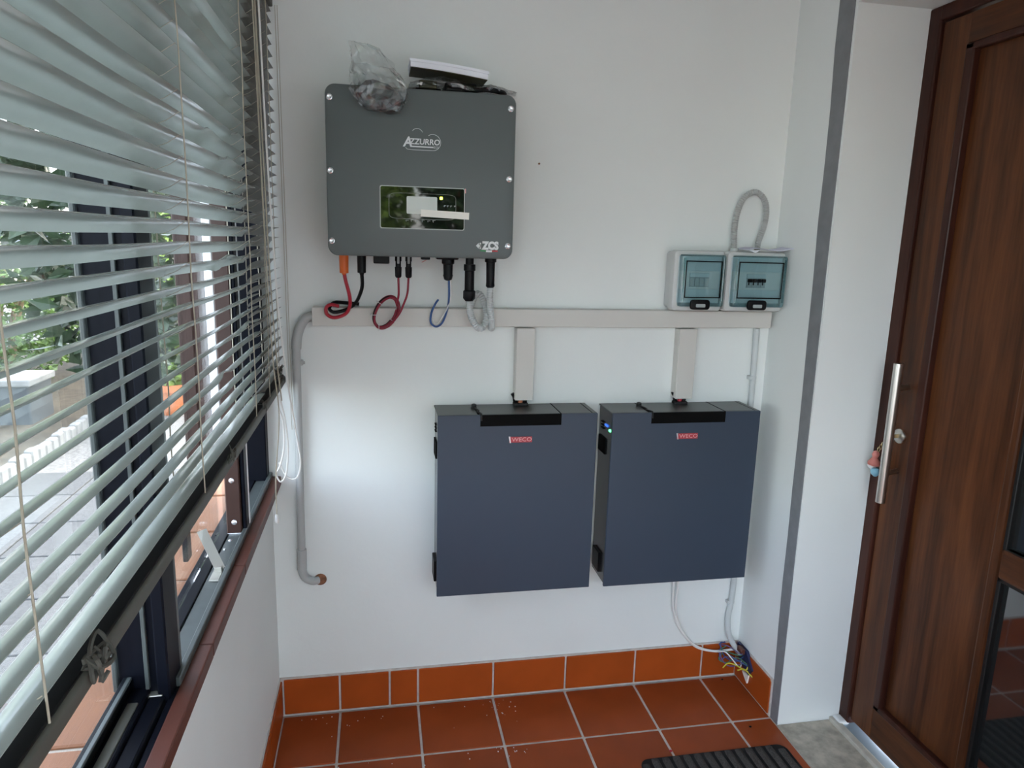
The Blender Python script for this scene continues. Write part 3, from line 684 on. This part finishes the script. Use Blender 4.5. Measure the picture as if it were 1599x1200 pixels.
# ------------------------------------------------------------------ cable trunking
def trunking(x0, z0, x1, z1, name, label, horizontal):
    t = thing(name, ((x0+x1)/2, -.02, min(z0, z1)), label, 'trunking')
    MB().box(x0+.002, -.040, z0+.002, x1-.002, -.0005, z1-.002, .001, 1).build('channel', M['trunk'], t)
    if horizontal: MB().box(x0, -.046, z0+.003, x1, -.0385, z1-.003, .002, 2).build('cover', M['trunk'], t)
    else: MB().box(x0+.003, -.046, z0, x1-.003, -.0385, z1, .002, 2).build('cover', M['trunk'], t)
    return t
trunking(-.062, 1.510, 1.648, 1.579, 'cable_trunking', 'long horizontal cream cable trunking running along the wall under the inverter', True)
trunking(.648, 1.241, .721, 1.508, 'cable_trunking', 'short vertical cream trunking dropping to the left battery', False)
trunking(1.274, 1.238, 1.350, 1.508, 'cable_trunking', 'short vertical cream trunking dropping to the right battery', False)

# ------------------------------------------------------------------ batteries
def battery(x0, x1, z0, z1, fy, label, right):
    t = thing('battery', ((x0+x1)/2, fy/2, z0), label, 'battery', None)
    MB().box(x0+.004, fy+.010, z0+.004, x1-.004, -.002, z1-.003, .002, 1).build('body', M['batside'], t)
    fp = MB().box(x0, fy, z0, x1, fy+.0115, z1, .002, 2)
    fp.build('front_panel', M['bat'], t)
    MB().box(x0, fy+.011, z1-.004, x1, -.001, z1, .0012, 1).build('top_plate', M['battop'], t)
    hx0, hx1 = x0+.148, x0+.439
    MB().box(hx0, fy-.0012, z1-.040, hx1, fy+.004, z1+.0006, .0006, 1).build('handle_recess', M['seam'], t, label='black grip recess')
    MB().box(hx0-.008, fy+.012, z1-.001, hx0-.004, -.004, z1+.0008).build('lid_seam', M['seam'], t)
    MB().box(hx1-.003, fy+.002, z1-.001, hx1+.001, -.004, z1+.0008).build('lid_seam', M['seam'], t)
    MB().box(x1-.020, fy+.01, z1-.001, x1-.017, -.004, z1+.0006).build('edge_seam', M['seam'], t)
    MB().lathe((hx0-.008, -.055, z1-.001), (0, 0, 1), [(0, .012), (.006, .009), (.008, .010), (.014, .009), (.016, .005)], 12).build('grommet', M['rubber'], t, True)
    MB().tube([(hx0-.008, -.060, z1+.003), (hx0-.004, -.085, z1+.003), (hx0+.002, -.110, z1+.002), (hx0-.006, -.128, z1+.002), (hx0+.004, -.150, z1+.002), (hx0+.004, fy+.002, z1+.001), (hx0+.004, fy-.001, z1-.020)], .0032, 6, 6).build('strap', M['rubber'], t, True)
    # label plate
    lx0 = x0+.252; lz = z1-.090
    lb = MB().box(lx0, fy-.0016, lz-.011, lx0+.082, fy+.001, lz+.010, .0006, 1).build('label', M['redlab'], t, label='red maker label')
    MB().poly([(lx0-.0025, lz+.011), (lx0+.003, lz+.011), (lx0+.006, lz-.012), (lx0+.002, lz-.012)], 'y', fy-.0022, fy).build('label_edge', M['silver'], lb)
    lettering('WECO', lx0+.045, fy-.0018, lz-.0005, .0205, lb, M['pinklet'], sx=1.15)
    # cable entry on top
    ge = MB().box(x0+.292, -.040, z1-.001, x0+.345, -.006, z1+.010, .003, 2).build('cable_entry', M['rubber'], t)
    MB().tube([(x0+.300, -.020, z1+.006), (x0+.296, -.022, z1+.03), (x0+.288, -.022, z1+.045)], .008, 8, 4).tube([(x0+.335, -.020, z1+.006), (x0+.340, -.022, z1+.03), (x0+.345, -.022, z1+.04)], .007, 8, 4).build('cable_gland', M['black'], ge, True)
    MB().tube([(x0+.318, -.022, z1+.006), (x0+.318, -.022, z1+.045)], .009, 8, 0).build('cable_end', M['redc'] if right else M['copper'], ge, True)
    # left flank
    MB().box(x0-.0015, fy+.070, z1-.175, x0+.006, fy+.150, z1-.115, .001, 1).build('side_handle', M['seam'], t, label='black hand slot in the side')
    for k in range(3): MB().box(x0-.0008, fy+.10, z1-.06-.012*k, x0+.006, fy+.13, z1-.056-.012*k).build('side_vent', M['seam'], t)
    MB().box(x0-.006, fy+.06, z0+.03, x0+.006, -.03, z0+.11, .002, 1).build('side_bracket', M['black'], t)
    if right:
        MB().box(x0-.002, fy+.020, z1-.076, x0+.006, fy+.036, z1-.067, .002, 1).build('indicator_light', M['ledg'], t, label='green indicator light')
        MB().box(x0-.002, fy+.055, z1-.066, x0+.006, fy+.085, z1-.058, .002, 1).build('indicator_light', M['ledb'], t, label='blue indicator light')
    return t
battery(.3573, .9303, .5443, 1.2186, -.1705, 'dark blue grey battery cabinet on the wall, left of the two, under the inverter', False)
battery(.9880, 1.5690, .5400, 1.2150, -.1670, 'dark blue grey battery cabinet with green indicator light, nearest to the door', True)

# ------------------------------------------------------------------ breaker boxes
def enclosure(x0, x1, z0, z1, label, breaker):
    t = thing('breaker_box', ((x0+x1)/2, -.06, z0), label, 'breaker box')
    MB().rprism(x0+.010, z0+.006, x1-.006, z1-.004, .014, -.062, -.001, 'y', 4).build('back_shell', M['boxg'], t, True)
    fr = MB().rprism(x0, z0, x1, z1, .012, -.098, -.0615, 'y', 5, .010)
    fr.build('front_shell', M['boxg'], t, True)
    # recessed face and modules behind the smoked lid
    MB().box(x0+.016, -.0995, z0+.032, x1-.016, -.0975, z1-.020).build('face_plate', M['inner'], t)
    cx = (x0+x1)/2; zc = (z0+z1)/2+.005; mw = .038
    MB().box(x0+.020, -.1015, zc-.034, x1-.020, -.099, zc+.032, .001, 1).build('module_band', M['inner2'], t)
    md = MB().box(cx-mw, -.1035, zc-.026, cx+mw, -.100, zc+.024, .0005, 1).build('module_frame', M['module'], t)
    for k in range(4):
        xa = cx-mw+.001+k*(2*mw-.002)/4; xb = xa+(2*mw-.002)/4-.0015
        MB().box(xa, -.106, zc-.024, xb, -.103, zc+.008, .001, 1).build('module', M['module'], md)
        if breaker:
            MB().box(xa+.001, -.113, zc-.006, xb+.001, -.1045, zc+.007, .002, 1).build('toggle', M['black'], md)
            MB().box(xa+.005, -.109, zc-.016, xa+.009, -.1045, zc-.006, .001, 1).build('toggle_stem', M['black'], md)
    MB().box(cx-mw, -.1045, zc+.010, cx+mw, -.1025, zc+.023).build('module_strip', M['inner'], md)
    # smoked lid: a frame bulging forward with a flat window
    lx0, lx1, lz0, lz1 = x0+.020, x1-.006, z0+.018, z1-.014
    ld = MB().rprism(lx0, lz0, lx1, lz1, .008, -.122, -.098, 'y', 5, .006).build('lid', M['teal'], t, True, 'smoked teal see-through lid')
    rim_ = MB()
    a0, a1, b0, b1 = lx0+.018, lx1-.016, lz0+.034, lz1-.024
    rim_.tube([(a0, -.1205, b0), (a1, -.1205, b0), (a1, -.1205, b1), (a0, -.1205, b1)], .0028, 6, 0, True); rim_.build('window_rim', M['seam'], ld)
    for xx in (lx0+.010, lx1-.009): MB().tube([(xx, -.121, lz0+.018), (xx, -.121, lz1-.012)], .0030, 6, 0).build('lid_bead', M['teal'], ld)
    la = MB().rprism(cx-.037, lz0-.010, cx+.037, lz0+.026, .010, -.130, -.120, 'y', 4, .003).build('latch', M['black'], t, True, 'black latch')
    MB().rprism(cx-.018, lz0-.001, cx+.018, lz0+.011, .003, -.1315, -.1295, 'y', 3).build('latch_tongue', M['module'], la)
    return t
enclosure(1.212, 1.409, 1.5805, 1.800, 'left grey breaker box with smoked lid and blank grey modules', False)
enclosure(1.418, 1.653, 1.5805, 1.800, 'right grey breaker box with smoked lid and a row of black switches', True)
lpo = thing('flexible_conduit', (1.53, -.04, 1.80), 'grey corrugated conduit looping up from the top of the right breaker box', 'conduit')
MB().tube([(1.474, -.035, 1.797), (1.468, -.035, 1.86), (1.472, -.035, 1.935), (1.495, -.035, 1.995), (1.537, -.035, 2.018), (1.575, -.035, 1.995), (1.590, -.035, 1.95), (1.585, -.035, 1.89), (1.570, -.035, 1.84), (1.566, -.035, 1.797)], .0115, 12, 8, False, .0078).build('hose', M['pipe'], lpo, True)
MB().lathe((1.474, -.035, 1.797), (0, 0, 1), [(0, .016), (.014, .016), (.016, .013)], 14).build('hose_collar', M['pipe2'], lpo, True)
slp = thing('paper_slip', (1.58, -.06, 1.802), 'folded lavender paper slip lying on the right breaker box', 'paper')
vs = []; n = 10
for i in range(n+1):
    t = i/n; x = 1.485+.185*t; z = 1.806+.005*math.sin(7*t)+.006*t
    vs += [(x, -.108+.010*math.sin(5*t), z), (x, -.03, z+.004), (x, -.03, z+.0055), (x, -.108+.010*math.sin(5*t), z+.0022)]
fs = [(0, 1, 2, 3), (n*4, n*4+3, n*4+2, n*4+1)]+[(i*4+k, (i+1)*4+k, (i+1)*4+(k+1) % 4, i*4+(k+1) % 4) for i in range(n) for k in range(4)]
MB().add(vs, fs).build('sheet', M['lav'], slp)
MB().poly([(1.492, 1.806), (1.540, 1.808), (1.518, 1.796)], 'y', -.112, -.110).build('folded_corner', M['paper'], slp)

# ------------------------------------------------------------------ conduits on the wall
lc = thing('rigid_conduit', (-.12, -.02, .55), 'rigid grey pvc conduit running down the wall from the left end of the trunking', 'conduit')
MB().tube([(-.060, -.022, 1.545), (-.085, -.022, 1.535), (-.105, -.022, 1.505), (-.116, -.022, 1.465), (-.119, -.022, 1.43)], .0165, 14, 6).build('bend', M['pipe'], lc, True)
MB().tube([(-.119, -.022, 1.44), (-.124, -.022, .66)], .0138, 14, 0).build('pipe', M['pipe'], lc, True)
MB().tube([(-.124, -.022, .690), (-.1245, -.022, .612)], .0175, 14, 0).build('coupling', M['pipe'], lc, True)
MB().tube([(-.1245, -.022, .63), (-.122, -.022, .595), (-.110, -.021, .573), (-.088, -.018, .560), (-.070, -.006, .557)], .0145, 14, 6).build('elbow', M['pipe'], lc, True)
MB().lathe((-.062, .0005, .556), (.0, -1, 0), [(0, .0235), (.003, .021), (.004, .017)], 16).build('wall_hole_ring', M['rust'], lc, True)
MB().box(-.135, -.026, 1.372, -.098, -.0005, 1.390, .003, 2).lathe((-.100, -.018, 1.381), (1, 0, 0), [(0, .006), (.008, .005)], 10).build('clip', M['pipe'], lc)
rc = thing('wall_conduit', (1.61, -.015, .1), 'thin pale grey conduit running down the wall corner behind the right battery', 'conduit')
MB().tube([(1.608, -.014, 1.508), (1.613, -.014, 1.20), (1.614, -.014, .60), (1.612, -.014, .40), (1.606, -.016, .335), (1.598, -.02, .28), (1.603, -.03, .215), (1.625, -.04, .165), (1.652, -.055, .13)], .0115, 12, 8).build('pipe', M['pipe2'], rc, True)
for x, z in ((1.609, 1.313), (1.606, .352)): MB().box(x-.0185, -.024, z-.007, x+.013, -.0005, z+.007, .002, 1).build('clip', M['pipe2'], rc)
for k, (dx, lab) in enumerate(((0, 'white cable hanging from under the right battery, nearer the two batteries gap'), (.022, 'white cable hanging from under the right battery, nearer the grey wall conduit'))):
    cable('white_cable', [(1.338+dx, -.03, .545), (1.340+dx*.9, -.022, .45), (1.350+dx*.5, -.018, .34), (1.382+dx*.2, -.020, .250), (1.455+dx*.1, -.022+.004*k, .168-.006*k), (1.54, -.024-.008*k, .134+.004*k), (1.62, -.030-.008*k, .137+.006*k), (1.656, -.05-.006*k, .152+.004*k)], .0048, M['wcord'], lab, 'cable')
# open junction point in the corner, with loose wires
jb = thing('junction_box', (1.65, -.08, .09), 'open dark blue junction box with tangled coloured wires in the wall corner', 'junction box')
MB().poly([(-.030, .172), (-.105, .172), (-.158, .115), (-.135, .083), (-.075, .095), (-.035, .120)], 'x', XR-.020, XR-.008).build('box', M['navy'], jb)
MB().box(XR-.035, -.095, .150, XR-.012, -.055, .172, .002, 1).build('broken_tile', M['sill'], jb)
def wire(material, seed, n=1, r=.0024):
    rnd = random.Random(seed); m = MB()
    for k in range(n):
        z0 = .105+rnd.uniform(0, .05)
        pts = [(1.648, -.10+rnd.uniform(-.03, .03), z0), (1.625, -.085+rnd.uniform(-.02, .02), z0-rnd.uniform(-.01, .03)), (1.59+rnd.uniform(-.01, .01), -.05+rnd.uniform(-.02, .02), z0+rnd.uniform(-.03, .03)), (1.56+rnd.uniform(-.01, .015), -.04, z0+rnd.uniform(-.02, .045)), (1.585+rnd.uniform(-.02, .02), -.03, z0+rnd.uniform(.0, .04))]
        m.tube(pts, r, 5, 5)
    return m.build('wire', material, jb, True)
for s in (1, 2, 3): wire(M['purple'], s)
for s in (4, 5): wire(M['blue'], s)
for s in (6, 7): wire(M['greenw'], s)
wire(M['wcord'], 8)
MB().tube([(1.655, -.12, .128), (1.640, -.125, .100), (1.61, -.09, .105), (1.588, -.07, .10), (1.574, -.06, .075)], .0028, 5, 6).tube([(1.655, -.155, .085), (1.638, -.12, .10), (1.618, -.10, .085)], .0028, 5, 6).build('wire', M['yellow'], jb, True)
MB().poly([(-.085, .072), (-.135, .080), (-.128, .040)], 'x', XR-.020, XR-.0125).build('paper_tag', M['sticker'], jb)

# ------------------------------------------------------------------ small things
tag(MB().lathe((.722, .001, 2.085), (0, -1, 0), [(0, .0035), (.004, .0035), (.006, .002)], 10).build('wall_plug', M['rust'], None, True), 'tiny brown screw head alone on the white wall right of the inverter', 'screw')
def bit(x, y, s, material, name, label, cat): 
    return tag(crumple((x, y, s*.55), s, s*.8, s*.5, int(x*1000), .25, name, material, None, 2), label, cat)
bit(1.195, -.415, .006, M['redc'], 'plastic_scrap', 'tiny red plastic scrap on the floor tiles in front of the doormat', 'scrap')
bit(1.590, -.035, .005, M['black'], 'dirt_crumb', 'tiny black crumb on the floor tile below the junction box', 'crumb')
bit(1.555, -.335, .005, M['black'], 'dirt_crumb', 'tiny black crumb on the grout line behind the doormat', 'crumb')
db = MB(); rnd = random.Random(4)
for k in range(60):
    x = rnd.choice((rnd.uniform(-.2, .2), rnd.uniform(.55, .68), rnd.uniform(-.1, .5))); y = -.03-abs(rnd.gauss(0, .06)) if k < 36 else rnd.uniform(-.36, -.30); s = rnd.uniform(.0006, .0018)
    db.box(x-s, y-s, 0, x+s, y+s, s)
tag(db.build('plaster_dust', M['paper']), 'white plaster crumbs scattered on the tiles along the skirting', 'dust', kind='stuff')

# ------------------------------------------------------------------ outdoors
struct(MB().box(-14, -16, GZ-.2, 6, 22, GZ-.012).build('ground', M['gravel']))
def leaves(m, n, shape, size, seed):
    rnd = random.Random(seed)
    for k in range(n):
        c = shape(rnd); a = Vector((rnd.gauss(0, 1), rnd.gauss(0, 1), rnd.gauss(0, .7)-.2)).normalized()
        b = a.orthogonal().normalized(); b = (Matrix.Rotation(rnd.uniform(0, 6.3), 3, a) @ b); n_ = a.cross(b)
        s = size*rnd.uniform(.6, 1.3)
        m.add([c, c+a*s*.5+b*s*.28+n_*s*.06, c+a*s, c+a*s*.5-b*s*.28+n_*s*.06], [(0, 1, 2), (0, 2, 3)])
    return m
def ell(cx, cy, cz, rx, ry, rz):
    def f(r):
        d = Vector((r.gauss(0, 1), r.gauss(0, 1), r.gauss(0, 1))).normalized(); k = r.uniform(.55, 1)**.6
        return Vector((cx+d.x*rx*k, cy+d.y*ry*k, cz+d.z*rz*k))
    return f
def boxy(x0, x1, y0, y1, z0, z1):
    return lambda r: Vector((r.uniform(x0, x1), r.uniform(y0, y1), r.uniform(z0, z1)))
def shrub(name, loc, shape, n, size, material, label, cat, stems, seed, group=None):
    t = thing(name, loc, label, cat, group)
    f = leaves(MB(), n, shape, size, seed).build('foliage', material, t); f['kind'] = 'stuff'
    m = MB(); rnd = random.Random(seed)
    for k in range(stems[0]):
        a = rnd.uniform(0, 6.3); r0 = stems[2]*.3
        m.tube([(loc[0]+r0*math.cos(a), loc[1]+r0*math.sin(a), loc[2]), (loc[0]+stems[2]*.6*math.cos(a), loc[1]+stems[2]*.6*math.sin(a), loc[2]+stems[1]*.6), (loc[0]+stems[2]*math.cos(a), loc[1]+stems[2]*math.sin(a), loc[2]+stems[1])], stems[3], 6, 4)
    m.build('stem', M['bark'], t, True); return t
ps = shrub('potted_shrub', (-2.0, 5.35, GZ), ell(-2.0, 5.35, 1.15, .55, .5, .92), 3800, .10, M['leafl'], 'bright green bushy shrub in a terracotta pot outside beyond the window posts', 'shrub', (5, 1.2, .16, .014), 31)
MB().lathe((-2.0, 5.35, GZ-.012), (0, 0, 1), [(0, .15), (.02, .16), (.26, .21), (.262, .235), (.33, .24), (.33, .21), (.28, .20)], 24).build('pot', M['pot'], ps, True)
MB().lathe((-2.0, 5.35, GZ+.25), (0, 0, 1), [(0, .19), (.02, .195)], 20).build('soil', M['soil'], ps)
hedges = [((-4.4, 6.9, GZ), ell(-4.4, 6.9, 1.1, 1.15, 1.35, 1.2), 'leaf', 'green hedge bush outside, straight behind the grey stone planter'),
          ((-3.2, 9.6, GZ), ell(-3.2, 9.6, 1.3, 1.1, 1.2, 1.45), 'leafd', 'dark green hedge bush outside between the planter and the potted shrub'),
          ((-6.0, 4.2, GZ), ell(-6.0, 4.2, 1.0, 1.25, 1.45, 1.1), 'leaf', 'green hedge bush outside, left of the grey stone planter'),
          ((-.8, 11.5, GZ), ell(-.8, 11.5, 1.5, 1.2, 1.2, 1.7), 'leafd', 'tall dark green bush outside, right behind the potted shrub')]
shrub('shade_plant', (-1.0, 1.15, GZ), ell(-1.0, 1.15, 2.05, .55, .45, .98), 2600, .10, M['leafd'], 'dark plant added outside to shade the far end of the window', 'plant', (3, 1.6, .06, .02), 33)  # dark foliage added to cut sky light at the blind's far end
for i, (l, s, mt, lab) in enumerate(hedges):
    shrub('hedge_bush', l, s, 9000, .095, M[mt], lab, 'bush', (6, 1.4, .5, .03), 40+i, 'hedge bushes beyond the window')
# trees that close the view outside and behind the open end of the veranda
def tree(loc, h, r, mt, label, seed, n=5200):
    t = thing('tree', loc, label, 'tree', 'garden trees')
    MB().tube([loc, (loc[0]+.1, loc[1], loc[2]+h*.3), (loc[0]-.05, loc[1]+.1, loc[2]+h*.75)], lambda u: .17*(1-.6*u), 10, 5).build('trunk', M['bark'], t, True)
    f = leaves(MB(), n, ell(loc[0], loc[1], loc[2]+h*.68, r, r, h*.42), .26, seed).build('foliage', M[mt], t); f['kind'] = 'stuff'
tree((-8.5, 11.0, GZ), 5.6, 2.3, 'leaf', 'tall green garden tree standing behind the hedge bushes outside', 61)
tree((-.6, -13.0, GZ), 4.0, 1.5, 'leafl', 'light green garden tree beyond the open end of the veranda, left', 62, 3500)
tree((3.6, -14.5, GZ), 4.2, 1.7, 'leaf', 'green garden tree beyond the open end of the veranda, right', 63, 3500)
tree((1.62, -11.4, GZ), 4.0, .62, 'leafd', 'slim dark tree added for the display reflection beyond the open end of the veranda, between two others', 64, 1800)  # unseen tree added to darken the reflection in the inverter display
# planted bed with kerb of small upright stones
struct(MB().box(-8, 2.0, GZ-.1, -2.62, 10, GZ+.03).build('planting_bed', M['soil']))
kb = struct(MB().box(-2.60, 1.2, GZ-.1, -2.54, 6.2, GZ+.02).build('kerb', M['concrete']))
for k in range(40):
    y = 1.25+k*.122; h = .14+random.uniform(-.012, .012)
    MB().box(-2.605, y, GZ-.02, -2.535, y+.108, GZ+h, .012, 1).build('edging_stone', M['concrete'], kb)
pl = thing('stone_planter', (-3.6, 4.9, GZ), 'long grey stone planter standing in the bed outside the window', 'planter')
MB().box(-4.3, 4.75, GZ, -3.1, 5.25, GZ+.42, .02, 2).build('trough', M['slate'], pl)
MB().box(-4.33, 4.72, GZ+.40, -3.07, 5.28, GZ+.47, .015, 2).build('rim', M['concrete'], pl)
# paving slabs on the path
pv = struct(MB().box(-2.53, -3, GZ-.1, -.9, 3.3, GZ-.004).build('path', M['gravel']))
tile_grid([-2.52, -2.0, -1.48, -.96], [-2.0+.53*k for k in range(11)], GZ-.02, GZ+.008, .012, 'paving_slab', M['paver'], pv, .004)
